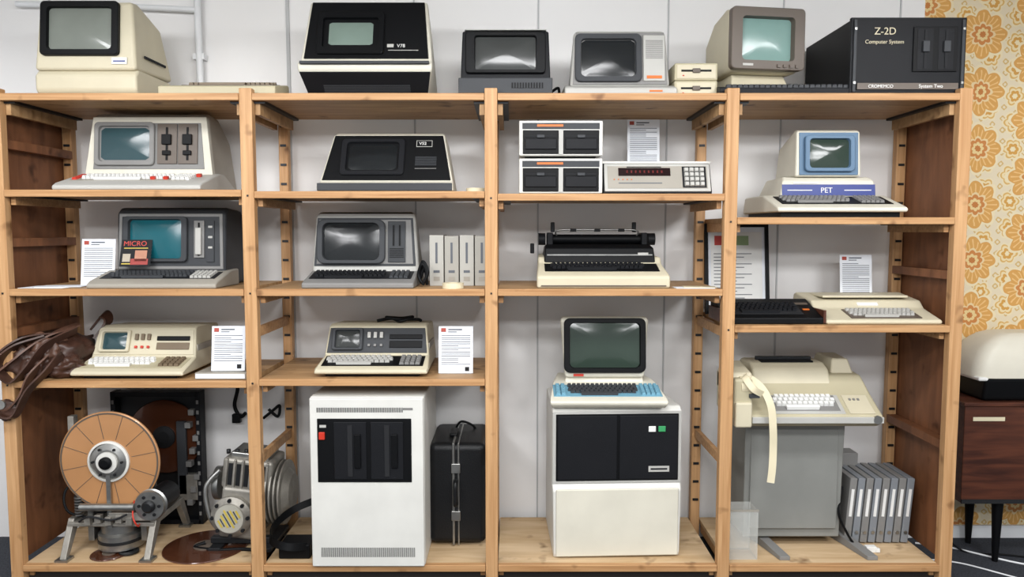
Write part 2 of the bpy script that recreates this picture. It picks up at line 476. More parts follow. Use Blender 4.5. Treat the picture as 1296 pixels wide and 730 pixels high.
for k in range(2):
    b = B('floppy_disk_drive', (.855, .12, ZT+k*.08))
    b.box('case', 0, .12, .04, .20, .24, .079, beige, bev=.006)
    M = face(0, 0, 0, .08)
    b.box('faceplate', 0, 0, .001, .18, .062, .004, cream, M, .002)
    b.box('slot', 0, .004, .003, .14, .009, .003, black, M)
    b.box('latch', 0, .004, .007, .035, .02, .01, brownp, M, .002)
    b.box('led', -.06, -.018, .004, .008, .005, .003, red, M)
b = B('crt_monitor', (1.175, .13, ZT), .16)
b.prism('pedestal', [(0.02, 0, .17), (.0, .015, .17), (.03, .05, .15), (.07, .125, .13), (.3, .125, .12), (.36, .05, .15), (.38, 0, .17)], .3, cream, bev=.008)
b.prism('housing', [(.0, .12, .17), (.0, .395, .182), (.04, .41, .18), (.22, .39, .16), (.40, .32, .12), (.40, .15, .12), (.2, .115, .15)], .36, cream, bev=.018)
M = face(0, .12, 0, .40)
b.screen(M, 0, .005, .36, .28, .25, .19, brownp, gPale, .035, .02)
b.box('badge', -.1, -.115, .036, .05, .01, .002, lgray, M)
b.boxes('knobs', [(.05+.03*i, -.118, .038, .014, .014, .008) for i in range(4)], brownp, M)
b = B('computer_keyboard', (1.26, .055, ZT))
b.prism('case', [(0, .003), (0, .035), (.06, .05), (.06, .003)], .62, char, bev=.003)
b.keys('keys', face(0, .035, .06, .05), 0, .002, .56, .05, 2, dgray, .012, False)
b = B('rack_mount_computer', (1.80, .05, ZT))
b.box('case', 0, .28, .175, .51, .54, .335, black, bev=.006)
b.box('front_panel', 0, .012, .175, .525, .02, .345, char, bev=.004)
M = face(0, .0, 0, .35)
b.boxes('side_rails', [(-.245, 0, .003, .012, .32, .008), (.245, 0, .003, .012, .32, .008)], dgray, M)
b.box('drive_panel', .12, .03, .003, .20, .2, .006, black, M, .002)
for k in range(2):
    u = .072+.095*k
    b.box('drive_frame', u, .03, .006, .07, .185, .003, char, M, .001)
    b.box('drive_slot', u, .03, .008, .012, .17, .006, inkd, M)
    b.box('drive_latch', u, .04, .014, .03, .05, .014, dgray, M, .003)
b.text('title', 'Z-2D', .045, M @ T(-.16, .095, .004), tape)
b.text('subtitle', 'Computer System', .024, M @ T(-.20, .055, .004), tape)
b.box('gold_strip', 0, -.135, .004, .46, .028, .003, brownp, M)
b.text('maker_text', 'CROMEMCO', .02, M @ T(-.18, -.142, .006), white)
b.text('model_text', 'System Two', .022, M @ T(.05, -.142, .006), white)
b.boxes('screws', [(sx*.245, sz, .008, .01, .01, .006) for sx in (-1, 1) for sz in (-.12, .12)], steel, M)

# ================================================================== ROW 2
z = 1.89
b = B('computer_terminal', (-1.76, .015, z))
b.prism('keyboard_base', [(0, 0), (0, .02), (.03, .035), (.24, .09), (.30, .09), (.5, .0)], .68, lgray, bev=.008)
b.prism('housing', [(.23, .05, .325), (.26, .365, .285), (.30, .388, .275), (.42, .38, .27), (.55, .27, .28), (.565, .0, .31), (.24, 0, .325)], .6, warmg, bev=.02)
M = face(.23, .08, .26, .365)
b.trap('cream_surround', M, .62, .55, .285, .006, ivory, bev=.012)
b.trap('inner_panel', M @ T(0, 0, .005), .54, .50, .225, .004, mgray)
b.screen(M @ T(0, 0, .004), -.115, .01, .29, .21, .24, .165, mgray, gSlate, .02, .02)
for k in range(2):
    u = .09+.10*k
    b.box('drive_panel', u, .01, .012, .095, .195, .008, brownp, M, .002)
    b.box('drive_slot', u, .01, .017, .01, .16, .004, black, M)
    b.box('drive_latch', u, .03, .022, .045, .05, .014, black, M, .003)
    b.box('drive_button', u, -.035, .022, .04, .022, .01, black, M, .003)
Mk = face(.03, .035, .24, .09)
b.box('key_well', -.03, 0, .0, .54, .12, .004, warmg, Mk)
b.keys('keys', Mk, -.06, 0, .42, .10, 5, white, .014)
b.keys('number_keys', Mk, .21, 0, .085, .10, 5, white, .014, False, False)
b.keys('function_keys', Mk, -.285, 0, .025, .10, 4, red, .012, False, False)
b.boxes('accent_keys', [(.08, -.035, .008, .02, .02, .014), (.14, -.035, .008, .02, .02, .014), (.27, .03, .008, .02, .02, .014)], red, Mk)
b = B('computer_terminal', (-.585, .04, 1.883))
b.prism('housing', [(0, 0, .315), (0, .035, .315), (.05, .05, .31), (.16, .275, .265), (.2, .288, .262), (.45, .26, .26), (.5, 0, .3)], .6, ivory, bev=.01)
M = face(.05, .05, .16, .275)
b.trap('front_panel', M, .60, .515, .242, .006, black)
b.box('front_base', 0, .0, .022, .62, .012, .035, dgray, bev=.003)
b.screen(M, -.07, .0, .30, .195, .24, .15, char, gDark, .018, .02)
b.box('badge_plate_outline', .17, .075, .006, .075, .035, .002, lgray, M)
b.box('badge_plate_inner', .17, .075, .007, .07, .03, .002, black, M)
b.text('badge', 'V52', .022, M @ T(.145, .068, .0085), white)
b.box('badge_line', .18, -.06, .007, .1, .003, .001, mgray, M)
b.slats('vents', M, .18, -.02, .1, .05, 8, dgray, True, .008)
b = B('masking_tape_roll', (-.17, .12, 1.883))
b.lathe('roll', [(.025, 0), (.045, 0), (.045, .02), (.025, .02), (.025, .001)], tape, Matrix.Identity(4))
for k in range(2):
    b = B('dual_floppy_drive', (.225, .06, 1.872+k*.172))
    b.box('case', 0, .22, .084, .38, .42, .160, offw, bev=.008)
    b.box('feet', 0, .22, .004, .33, .36, .008, black)
    b.box('front_frame', 0, .006, .084, .385, .012, .160, offw, bev=.008)
    M = face(0, .004, 0, .164)
    b.box('top_strip', 0, .055, .001, .355, .028, .004, dgray, M)
    b.box('strip_label', -.05, .057, .004, .12, .010, .002, orange, M)
    b.box('divider', 0, -.018, .001, .02, .112, .006, lgray, M)
    for u in (-.093, .093):
        b.box('drive_bezel', u, -.018, .002, .165, .108, .006, black, M, .003)
        b.box('drive_door', u, -.027, .008, .145, .05, .008, char, M, .004)
        b.box('drive_slot', u, .007, .006, .14, .006, .004, inkd, M)
        b.box('drive_latch', u, .007, .01, .035, .014, .012, dgray, M, .002)
card(.675, .45, 1.872, 0, .165, .40)
b = B('keypad_computer', (.672, .05, 1.872))
b.prism('case', [(0, 0), (0, .015), (.05, .14), (.07, .147), (.36, .15), (.37, 0)], .50, char, bev=.006)
b.prism('top_cover', [(.055, .145), (.06, .155), (.36, .16), (.365, .02), (.36, .15)], .51, offw, bev=.002)
M = face(0, .008, .05, .145)
b.box('faceplate', 0, 0, .002, .49, .138, .006, lgray, M, .003)
b.box('inner_plate', 0, 0, .006, .46, .11, .003, warmg, M)
b.box('display_window', -.06, .025, .01, .24, .038, .005, ledwin, M)
b.boxes('display_digits', [(-.14+.02*i, .025, .0128, .007, .012, .001) for i in range(9)], ledred, M)
b.box('display_label', -.06, .05, .008, .16, .004, .002, inkd, M)
b.box('button_row', -.08, -.03, .008, .2, .004, .003, ink, M)
b.box('keypad_plate', .17, 0, .008, .11, .105, .002, char, M)
b.keys('keypad', M @ T(0, 0, .008), .17, .0, .095, .095, 4, lgray, .01, False, False)
b.boxes('lamps', [(-.2+.02*i, -.012, .009, .005, .005, .003) for i in range(5)], orange, M)
b = B('personal_computer', (1.52, .03, 1.765))
b.prism('base', [(0, .025), (0, .045), (.03, .055), (.22, .11), (.5, .11), (.53, .025)], .60, ivory, bev=.01)
b.box('foot_block', 0, .27, .0125, .55, .48, .025, black)
Mk = face(.03, .055, .22, .11)
b.box('key_well', 0, 0, .001, .52, .14, .004, black, Mk, .003)
b.keys('keys', Mk @ T(0, 0, .002), -.08, 0, .32, .11, 5, mgray, .012)
b.keys('number_keys', Mk @ T(0, 0, .002), .17, 0, .11, .11, 5, mgray, .012, False, False)
b.prism('upper_body', [(.19, .10, .235), (.20, .18, .225), (.23, .20, .21), (.5, .20, .2), (.52, .10, .24)], .4, ivory, bev=.01, x=.01)
M = face(.19, .10, .20, .18)
b.box('blue_strip', .01, -.005, .001, .45, .055, .004, blue, M, .001)
b.box('white_strip', -.10, .03, .003, .12, .008, .002, white, M)
b.text('name_text', 'PET', .036, M @ T(-.03, -.018, .004), white)
b.boxes('strip_text', [(.15, -.006, .004, .13, .004, .001), (-.13, -.006, .004, .12, .004, .001)], white, M)
b.prism('monitor_shell', [(.20, .20, .16), (.215, .42, .155), (.25, .43, .15), (.48, .36, .145), (.50, .20, .155)], .3, ivory, bev=.012, x=.01)
M = face(.20, .20, .215, .42)
b.box('blue_face', .01, 0, .001, .285, .205, .006, lblue, M, .003)
b.screen(M @ T(0, 0, .004), .01, .0, .24, .175, .19, .135, lblue, gDkGreen, .02, .02)

# ================================================================== ROW 3
z = 1.4375
b = B('computer_terminal', (-1.655, .02, z))
b.prism('keyboard_base', [(0, 0), (0, .02), (.03, .035), (.2, .075), (.3, .08), (.3, 0)], .60, warmg, x=-.01, bev=.008)
b.prism('housing', [(.19, 0), (.19, .07), (.215, .355), (.25, .38), (.42, .37), (.55, .29), (.56, 0)], .53, dgray, bev=.016)
M = face(.19, .07, .215, .36)
b.trap('face_panel', M, .51, .50, .27, .005, mgray)
b.trap('outline', M @ T(0, 0, .004), .48, .47, .24, .003, dgray)
b.screen(M @ T(0, 0, .004), -.07, .01, .31, .22, .25, .185, dgray, gTeal, .022, .02)
b.box('drive_bezel', .14, .01, .01, .05, .18, .008, mgray, M, .002)
b.box('drive_slot', .14, .01, .015, .008, .16, .004, black, M)
b.box('drive_latch', .14, .0, .02, .028, .13, .014, lgray, M, .003)
b.box('side_strip', .195, .0, .01, .035, .2, .006, dgray, M)
b.boxes('badges', [(.195, .07-.05*i, .014, .02, .01, .002) for i in range(3)], lgray, M)
Mk = face(.03, .035, .2, .075)
b.box('key_well', -.01, 0, .0, .54, .11, .004, char, Mk)
b.keys('keys', Mk, -.06, 0, .38, .10, 5, dgray, .013)
b.keys('number_keys', Mk, .19, 0, .10, .10, 5, lgray, .013, False, False)
b = B('magazine', (-1.80, .145, z+.095), .1)
M = face(0, .0, .05, .13)
b.box('cover', 0, 0, 0, .14, .135, .004, inkd, M)
b.box('photo_face', .025, -.015, .003, .055, .055, .002, M_('skin_print', '#a8735a', .5), M)
b.box('photo_face_b', -.04, -.025, .003, .035, .04, .002, M_('tan_print', '#a59a88', .5), M)
b.box('photo_dress', .02, -.045, .003, .08, .03, .002, M_('red_print_cover', '#8f2a22', .5), M)
b.text('masthead', 'MICRO', .034, M @ T(-.06, .036, .003), red)
b.boxes('cover_lines', [(.0, .024, .003, .11, .004, .001), (-.03, -.055, .003, .06, .005, .001)], yellow, M)
b.box('back_pages', 0, .003, -.003, .138, .13, .004, paper, M)
card(-2.02, .22, z, 0, .165, .225)
b = B('paper_sheets', (-2.19, .12, z))
b.box('sheet_a', 0, 0, .001, .21, .15, .002, paper)
b.box('sheet_b', .05, .02, .003, .20, .14, .002, paper, R(.2, 'Z'))
b = B('computer_terminal', (-.715, .03, z))
b.prism('keyboard_base', [(0, 0), (0, .025), (.03, .035), (.2, .075), (.26, .08), (.26, 0)], .52, mgray, bev=.008)
b.prism('housing', [(.17, 0, .26), (.19, .08, .262), (.22, .345, .245), (.26, .362, .24), (.5, .31, .22), (.53, 0, .25)], .5, lgray, bev=.022)
M = face(.19, .08, .22, .345)
b.trap('face_panel', M, .495, .465, .235, .005, dgray, bev=.006)
b.trap('face_inner', M @ T(0, 0, .004), .47, .445, .215, .003, mgray)
b.screen(M @ T(0, 0, .005), -.065, .0, .33, .215, .27, .175, dgray, gDark, .024, .035)
b.box('side_panel', .155, 0, .01, .085, .2, .008, dgray, M, .002)
b.boxes('panel_slots', [(.14, .03, .016, .008, .1, .004), (.17, .03, .016, .008, .1, .004)], black, M)
b.slats('vents', M, .155, -.055, .07, .05, 7, black, True, .015)
Mk = face(.03, .035, .2, .075)
b.box('key_well', 0, 0, .0, .48, .12, .004, char, Mk)
b.keys('keys', Mk, -.06, 0, .34, .105, 5, char, .013)
b.keys('number_keys', Mk, .18, 0, .09, .105, 5, dgray, .013, False, False)
b = B('boxed_manuals', (-.255, .2, z))
for i in range(4):
    x = -.11+.073*i
    b.box('slipcase', x, .1, .123-.002*(i % 2), .068, .2, .246-.004*(i % 2), boxg if i % 2 else boxg2, bev=.003)
    b.box('spine_label', x, -.001, .16, .010, .002, .10, ink)
    b.box('spine_title', x, -.001, .07, .03, .002, .012, ink)
    b.box('spine_mark', x, -.001, .035, .03, .002, .02, warmg)
b = B('tape_roll', (-.275, .06, z))
b.lathe('roll', [(.03, 0), (.05, 0), (.05, .025), (.03, .025), (.03, .001)], tape, Matrix.Identity(4))
b = B('coiled_cable', (-.425, .13, z))
b.tube('cord', [(.0, 0, .01), (.02, 0, .06), (.0, .0, .11), (-.02, .01, .06), (.0, .0, .02), (.025, 0, .07), (.0, .01, .12), (-.015, .02, .04), (.01, .01, .09), (.02, .02, .01)], .008, black)
b = B('electric_typewriter', (.425, .04, z))
b.prism('body', [(0, 0, .31), (0, .055, .31), (.02, .065, .31), (.16, .11, .30), (.19, .14, .30), (.43, .15, .29), (.45, 0, .29)], .6, cream, bev=.012)
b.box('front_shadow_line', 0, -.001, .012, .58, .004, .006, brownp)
Mk = face(.02, .065, .16, .11)
b.box('key_well', 0, .01, .002, .54, .10, .004, black, Mk, .004)
b.keys('keys', Mk @ T(0, 0, .004), -.02, .01, .45, .085, 4, char, .014)
b.prism('dark_cover', [(.16, .11, .27), (.19, .185, .265), (.26, .20, .26), (.40, .19, .26), (.41, .13, .27)], .5, black, bev=.008)
b.box('scale_strip', 0, .172, .15, .51, .006, .006, steel)
b.box('front_badge', .21, .172, .155, .05, .008, .012, lgray)
b.cyl('platen', .024, .48, black, (0, .32, .225), 'x')
for sx in (-1, 1):
    b.cyl('platen_knob', .03, .035, char, (sx*.275, .32, .225), 'x')
    b.box('carriage_end', sx*.235, .32, .22, .03, .09, .075, char, bev=.006)
b.box('carriage_rail', 0, .37, .21, .46, .02, .05, dsteel, bev=.003)
b.tube('paper_bail', [(-.2, .31, .24), (-.19, .29, .27), (0, .285, .272), (.19, .29, .27), (.2, .31, .24)], .004, steel)
b.boxes('bail_rollers', [(x, .286, .27, .03, .016, .016) for x in (-.12, 0, .12)], black)
b.boxes('paper_arms', [(-.22, .33, .285, .02, .02, .05), (.19, .33, .285, .02, .02, .05)], char, bev=.004)
b.box('side_lever', -.325, .25, .18, .02, .02, .05, black, bev=.004)
b = B('paper_sheets', (.88, .08, z))
b.box('sheet_a', -.03, 0, .001, .18, .1, .002, paper)
b.box('sheet_b', 0, .02, .003, .15, .09, .002, tape, R(-.15, 'Z'))
z = 1.269
b = B('framed_poster', (1.185, .50, z))
M = face(0, .0, .06, .47)
b.box('backing', 0, 0, -.004, .33, .465, .006, paper, M)
b.boxes('frame', [(-.16, 0, .003, .018, .475, .018), (.16, 0, .003, .018, .475, .018), (0, .23, .003, .33, .018, .018), (0, -.23, .003, .33, .018, .018)], black, M)
b.box('poster_sheet', 0, 0, .001, .27, .39, .003, white, M)
b.boxes('poster_text', [(-.02-.02*(i % 3), .08-.018*i, .003, .2-.04*(i % 3), .004, .002) for i in range(14)], ink, M)
b.box('poster_picture', .01, .15, .003, .11, .05, .002, M_('sage_print', '#8ea57c', .6), M)
b.box('poster_picture_b', -.09, .15, .003, .05, .05, .002, M_('red_print', '#b0403a', .6), M)
card(1.775, .42, z, 0, .165, .31)
b = B('computer_keyboard', (1.225, .05, z))
b.prism('case', [(0, 0), (0, .03), (.22, .10), (.27, .095), (.27, 0)], .46, black, bev=.006)
b.boxes('wood_cheeks', [(-.234, .13, .035, .012, .26, .06), (.234, .13, .035, .012, .26, .06)], walnut)
Mk = face(0, .03, .22, .10)
b.box('key_well', -.03, -.01, .001, .36, .13, .004, inkd, Mk)
b.keys('keys', Mk @ T(0, 0, .002), -.03, -.01, .34, .115, 5, char, .012)
b.box('badge', .18, .05, .002, .06, .02, .003, brownp, Mk)
b.box('status_light', .18, -.02, .002, .03, .012, .003, orange, Mk)
b = B('home_computer', (1.735, .04, z))
b.prism('case', [(0, 0), (0, .02), (.16, .06), (.20, .095), (.40, .12), (.43, .11), (.44, 0)], .54, cream, bev=.012)
Mk = face(0, .022, .16, .06)
b.box('key_well', .02, .0, .001, .33, .12, .004, brownp, Mk)
b.keys('keys', Mk @ T(0, 0, .002), .02, 0, .31, .105, 5, lgray, .012)
b.box('lid', 0, .30, .113, .42, .2, .012, cream, None, .005)
b.box('name_plate', 0, 0, .001, .1, .02, .003, white, face(.16, .06, .20, .095))

# ================================================================== ROW 4
def portable(loc, facem, deckkeys, accent, nm='portable_computer'):
    b = B(nm, loc)
    b.prism('case', [(0, .016, .265), (0, .035, .265), (.02, .045, .26), (.17, .08, .255), (.22, .215, .24), (.25, .225, .24), (.5, .21, .24), (.52, .016, .255)], .5, cream, bev=.01)
    b.box('feet', 0, .26, .008, .44, .44, .016, black)
    dk = facem is not cream
    Mk = face(.02, .045, .17, .08)
    b.box('key_well', 0, 0, .001, .48, .12, .004, black if dk else beige, Mk, .002)
    b.keys('keys', Mk @ T(0, 0, .002), -.07, 0, .32, .10, 4, deckkeys, .013)
    b.keys('number_keys', Mk @ T(0, 0, .002), .175, 0, .10, .10, 4, accent, .013, False, False)
    M = face(.17, .08, .22, .215)
    b.trap('face_panel', M, .49, .465, .125, .004, facem)
    b.screen(M @ T(0, 0, .003), -.145, .005, .15, .11, .115, .082, facem, gMid if dk else gSlate, .016, .01)
    b.boxes('switches', [(-.04+.03*i, .025, .01, .016, .03, .012) for i in range(3)], lgray if dk else kbrown, M, .002)
    b.boxes('switches_low', [(-.04+.03*i, -.025, .008, .012, .012, .01) for i in range(3)], mgray if dk else red, M, .001)
    b.box('tape_slot', .14, .018, .008, .16, .022, .008, black, M, .002)
    b.box('tape_door', .14, -.02, .006, .16, .035, .006, black if dk else kbrown, M, .002)
    b.box('side_handle_slot', .252, .3, .12, .006, .2, .03, warmg)
    return b
portable((-1.80, .03, 1.011), cream, white, kbrown)
portable((-.66, .03, 1.02), dgray, lgray, mgray)
b = B('power_cord', (-.56, .33, 1.02+.222))
b.tube('cord', [(-.12, 0, .01), (-.05, .02, .02), (0, -.03, .012), (.06, .0, .03), (0, .03, .02), (-.07, -.02, .03), (.0, -.02, .02), (.08, .02, .015), (.1, 0, .012)], .008, black)
card(-1.335, .06, 1.045, .05, .155, .21)
card(-.27, .13, 1.02, 0, .165, .225)
b = B('paper_booklet', (-1.36, .14, 1.011))
b.box('cover', 0, 0, .017, .24, .22, .032, warmg, bev=.004)
b.box('pages', 0, -.004, .017, .23, .22, .02, paper)
b = B('leather_shoulder_bag', (-2.17, .1, 1.011))
b.blob('bag_body', (.0, .12, .09), (.11, .14, .09), leather, .35, 9, 2)
b.blob('bag_flap', (-.06, .02, .13), (.1, .08, .07), leather2, .4, 11, 5)
b.blob('bag_fold', (.05, .0, .05), (.08, .07, .05), leather, .4, 10, 8)
b.blob('bag_side', (-.10, -.05, .06), (.09, .05, .09), leather, .45, 12, 11)
b.ribbon('strap_a', [(.06, .1, .24), (-.02, .0, .2), (-.10, -.10, .12), (-.20, -.13, .02), (-.22, -.13, -.08), (-.15, -.125, -.12), (-.08, -.13, -.06), (-.04, -.12, .03), (.0, -.05, .1)], (0.2, 1, .3), .05, .008, leather2)
b.ribbon('strap_b', [(.0, .05, .2), (-.1, -.08, .19), (-.2, -.13, .1), (-.23, -.135, .0), (-.19, -.14, -.13), (-.12, -.135, -.16), (-.05, -.13, -.04), (.03, -.11, .05), (.06, -.04, .12)], (0.1, 1, -.2), .045, .008, leather)
b.ribbon('strap_c', [(.08, .05, .22), (.0, -.06, .16), (-.06, -.11, .06), (-.13, -.12, .0), (-.19, -.125, .08), (-.12, -.1, .16), (-.02, -.04, .2)], (.3, 1, 0), .05, .008, leather)
b.ribbon('strap_d', [(.10, .15, .16), (.14, .2, .24), (.10, .25, .27), (.04, .25, .2)], (0, 1, .5), .06, .01, leather)
b.cyl('buckle', .022, .01, steel, (-.17, -.145, -.1), 'y', 20)
b.blob('hanging_tab', (-.17, -.125, -.13), (.07, .02, .045), leather, .3, 8, 3)

# ================================================================== BOTTOM
z = ZB
b = B('disk_platter_drive', (-1.94, 0, z))
dc = (-.0, .12, .465)
Md = T(*dc) @ AX['y']
b.lathe('platter', [(.235, -.007), (.242, -.004), (.242, .004), (.235, .007)], platter, Md, 72)
b.lathe('platter_rim', [(.236, .0065), (.236, .009), (.229, .009), (.229, .0065)], brownp, Md, 72)
b.lathe('hub_ring', [(.10, 0), (.10, .018), (.09, .022), (.09, 0)], offw, Md)
b.lathe('hub_plate', [(.088, 0), (.088, .016), (.06, .026)], steel, Md)
b.lathe('hub_groove', [(.05, .02), (.05, .036), (.035, .038)], offw, Md)
b.lathe('hub_core', [(.03, .03), (.03, .05), (.018, .055)], black, Md)
for i in range(12):
    b.box('platter_spoke', .17, 0, .008, .12, .002, .002, brownp, Md @ R(i*pi/6+.2, 'Z'))
for i in range(6):
    a = i*pi/3; b.cyl('hub_bolt', .006, .01, dsteel, (dc[0]+.07*math.cos(a), dc[1]-.028, dc[2]+.07*math.sin(a)), 'y', 8)
b.box('spindle_block', 0, .23, .44, .14, .18, .16, alu, bev=.01)
b.boxes('uprights', [(-.13, .22, .28, .03, .12, .46), (.13, .22, .28, .03, .12, .46)], steel, bev=.004)
b.box('top_bar', -.19, .15, .62, .03, .04, .12, alu, bev=.004)
b.box('deck', 0, .25, .155, .42, .3, .02, alu, bev=.004)
b.lathe('drive_motor', [(.10, .015), (.105, .02), (.105, .09), (.09, .10), (.09, .14)], steel, T(.0, .2, 0), 40)
b.lathe('motor_band', [(.108, .05), (.108, .065)], dsteel, T(.0, .2, 0), 40)
for sx in (-1, 1):
    b.prism('leg', [(.03, .0), (.06, .0), (.16, .15), (.38, .15), (.47, 0), (.5, 0), (.42, .18), (.12, .18)], .03, alu, x=sx*.2, bev=.003)
    b.box('foot', sx*.2, .05, .006, .06, .06, .012, steel)
    b.box('foot_rear', sx*.2, .48, .006, .06, .06, .012, steel)
b.box('centre_strut', .0, .10, .27, .02, .012, .26, steel)
b.cyl('arm_roller', .018, .26, steel, (0, .08, .25), 'x', 20)
b.box('head_arm', .1, .1, .2, .2, .03, .04, alu, bev=.004)
Mw = T(.2, .1, .255) @ AX['y']
b.lathe('belt_wheel', [(.07, -.02), (.075, -.01), (.06, .0), (.075, .01), (.07, .02)], steel, Mw, 32)
b.lathe('belt_wheel_hub', [(.03, .0), (.03, .035), (.02, .045)], dsteel, Mw, 24)
b.cyl('belt_motor', .06, .16, dsteel, (.2, .2, .255), 'y', 28)
for i in range(6): b.cyl('wheel_bolt', .008, .01, dsteel, (.2+.048*math.cos(i*pi/3), .08, .255+.048*math.sin(i*pi/3)), 'y', 8)
for i in range(7): b.cyl('coil_spring', .02, .006, steel, (-.16, .12, .2+.014*i), 'z', 16)
b.tube('wiring_a', [(-.1, .15, .17), (-.2, .1, .22), (-.22, .12, .32), (-.14, .18, .38)], .006, black)
b.tube('wiring_b', [(.1, .2, .17), (.15, .07, .16), (.13, .06, .22), (.1, .16, .3)], .004, red)
b.tube('wiring_c', [(-.15, .1, .17), (-.08, .06, .21), (.02, .07, .19), (.1, .06, .22)], .005, inkd)
b.boxes('small_blocks', [(-.1+.05*i, .09, .18+.01*(i % 2), .03, .03, .04) for i in range(5)], alu, bev=.003)
b.boxes('dark_blocks', [(-.16, .14, .27, .04, .05, .07), (.08, .14, .26, .05, .05, .05), (-.06, .14, .22, .06, .04, .03)], char, bev=.004)
b = B('disk_drive_chassis', (-1.895, .53, z))
b.box('back_plate', 0, .03, .36, .46, .015, .71, dsteel, bev=.003)
b.boxes('frame_rails', [(-.225, .0, .36, .025, .07, .72), (.225, .0, .36, .025, .07, .72), (0, .0, .705, .45, .07, .025), (0, .0, .0125, .45, .07, .025)], char, bev=.003)
b.boxes('rail_holes', [(s_*.225, -.036, .06+.055*i, .012, .003, .02) for s_ in (-1, 1) for i in range(12)], mgray)
Md = T(.03, .0, .47) @ AX['y']
b.lathe('platter', [(.196, -.005), (.2, 0), (.196, .005)], platter2, Md, 60)
b.lathe('hub', [(.06, 0), (.06, .015), (.03, .02)], dsteel, Md)
b.boxes('circuit_parts', [(.17+.02*(i % 3), -.02, .12+.07*i, .03, .04, .03) for i in range(8)], mgray, bev=.002)
b.box('swing_arm', .13, -.02, .36, .05, .02, .4, dgray, bev=.004)
b.box('inner_box', .16, -.01, .2, .1, .04, .14, alu, bev=.004)

b = B('electric_motor_assembly', (-1.33, .24, z))
Mr = R(.12, 'Y')
b.boxes('mount_feet', [(-.13, .05, .01, .06, .3, .02), (.12, .05, .01, .06, .3, .02), (-.02, -.02, .035, .3, .04, .03)], dsteel, bev=.003)
b.box('crankcase', -.04, .08, .17, .20, .26, .26, alu, Mr, .02)
b.box('top_casting', -.03, .08, .36, .25, .22, .16, alu, Mr, .02)
b.boxes('casting_ribs', [(-.13+.04*i, -.03, .36, .012, .02, .15) for i in range(6)], alu, Mr, .003)
b.box('top_flange', -.03, .08, .45, .19, .17, .03, steel, Mr, .008)
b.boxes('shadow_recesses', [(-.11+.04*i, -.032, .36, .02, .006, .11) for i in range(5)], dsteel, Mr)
Mc = T(.11, .09, .24) @ AX['x']
b.lathe('cooling_body', [(.11, -.09), (.12, -.07), (.12, .07), (.09, .1)], alu, Mc, 40)
for i in range(7):
    b.lathe('cooling_fin', [(.16, -.004), (.16, .004)], alu, Mc @ T(0, 0, -.066+.022*i), 40)
Mf = T(-.05, -.06, .17) @ AX['y']
b.lathe('front_housing', [(.10, -.02), (.10, .02), (.075, .04)], alu, Mf, 36)
b.lathe('warning_disc', [(.07, .035), (.07, .046)], M_('pale_metal', '#bdbaae', .4, .3), Mf, 36)
b.boxes('warning_stripes', [(-.05+.025*i, 0, .048, .008, .1-.03*abs(i-2), .002) for i in range(5)], yellow, Mf @ R(.5, 'Z'))
b.boxes('warning_stripes_dark', [(-.038+.025*i, 0, .047, .005, .09-.03*abs(i-1.5), .002) for i in range(4)], dgray, Mf @ R(.5, 'Z'))
for i in range(8):
    a = i*pi/4; b.cyl('housing_bolt', .009, .014, dsteel, (-.05+.087*math.cos(a), -.095, .17+.087*math.sin(a)), 'y', 8)
for i in range(5): b.cyl('top_bolt', .011, .02, dsteel, (-.09+.045*i, .02, .47), 'z', 8)
b.tube('pipe', [(-.13, 0, .38), (-.19, -.03, .30), (-.17, -.04, .16), (-.12, -.04, .08)], .012, steel)
b.cyl('side_flywheel', .085, .03, steel, (-.16, .08, .29), 'x', 32)
b.tube('black_lead', [(-.2, -.03, .02), (-.24, -.06, .008), (-.12, -.09, .008), (.0, -.08, .008), (.12, -.10, .008)], .009, black)

def disc(name, x, y, r, mat, holes=.25):
    b = B(name, (x, y, ZB))
    b.lathe('disc', [(r*holes, .001), (r, .001), (r+.002, .004), (r, .007), (r*holes, .007), (r*holes, .001)], mat, Matrix.Identity(4), 64)
    b.lathe('hub', [(r*holes, .006), (r*holes, .012), (r*holes*.6, .012)], platter2 if mat is not platter2 else brownp, Matrix.Identity(4), 32)
    return b
disc('loose_disk_platter', -1.525, .205, .20, platter2, .3)
disc('loose_disk_platter', -1.96, .12, .085, platter2, .4)
b = B('sealing_ring', (-1.87, .13, ZB+.008)); b.lathe('ring', [(.02, 0), (.045, 0), (.045, .006), (.02, .006), (.02, .0005)], dsteel, Matrix.Identity(4))

b = B('disk_drive_cabinet', (-.672, -.02, z))
b.box('cabinet', 0, .285, .403, .53, .54, .806, offw, bev=.008)
b.box('front_door', 0, .006, .403, .525, .02, .80, offw, bev=.006)
M = face(-.004, 0, -.004, .806)
b.box('drive_panel', -.01, .155, .001, .435, .30, .006, black, M, .004)
for u in (-.085, .085):
    b.box('drive_frame', u+.01, .155, .005, .15, .27, .006, char, M, .003)
    b.box('drive_slot', u+.01, .155, .009, .022, .24, .006, inkd, M)
    b.box('drive_latch', u+.045, .155, .012, .03, .16, .012, black, M, .004)
b.box('red_switch', -.205, .225, .006, .028, .035, .012, red, M, .003)
b.box('status_label', -.20, .27, .006, .03, .012, .003, lgray, M)
b.slats('vents_upper', M, -.03, .345, .40, .022, 60, inkd, False, .0015)
b.slats('vents_lower', M, 0, -.33, .44, .045, 70, inkd, False, .0015, .4)
b.box('badge', .19, .35, .001, .05, .01, .002, mgray, M)
b = B('hard_suitcase', (-.270, .2, z))
b.box('shell', 0, .22, .267, .285, .42, .51, caseblk, bev=.035)
b.box('trim_a', -.02, .22, .267, .012, .43, .52, steel, bev=.004)
b.box('trim_b', .005, .22, .267, .008, .428, .518, steel, bev=.003)
for zz in (.40, .16):
    b.box('latch', -.008, .003, zz, .045, .014, .05, steel, bev=.004)
b.tube('handle', [(-.008, .01, .34), (-.008, -.03, .33), (-.008, -.035, .28), (-.008, -.03, .23), (-.008, .01, .22)], .012, caseblk)
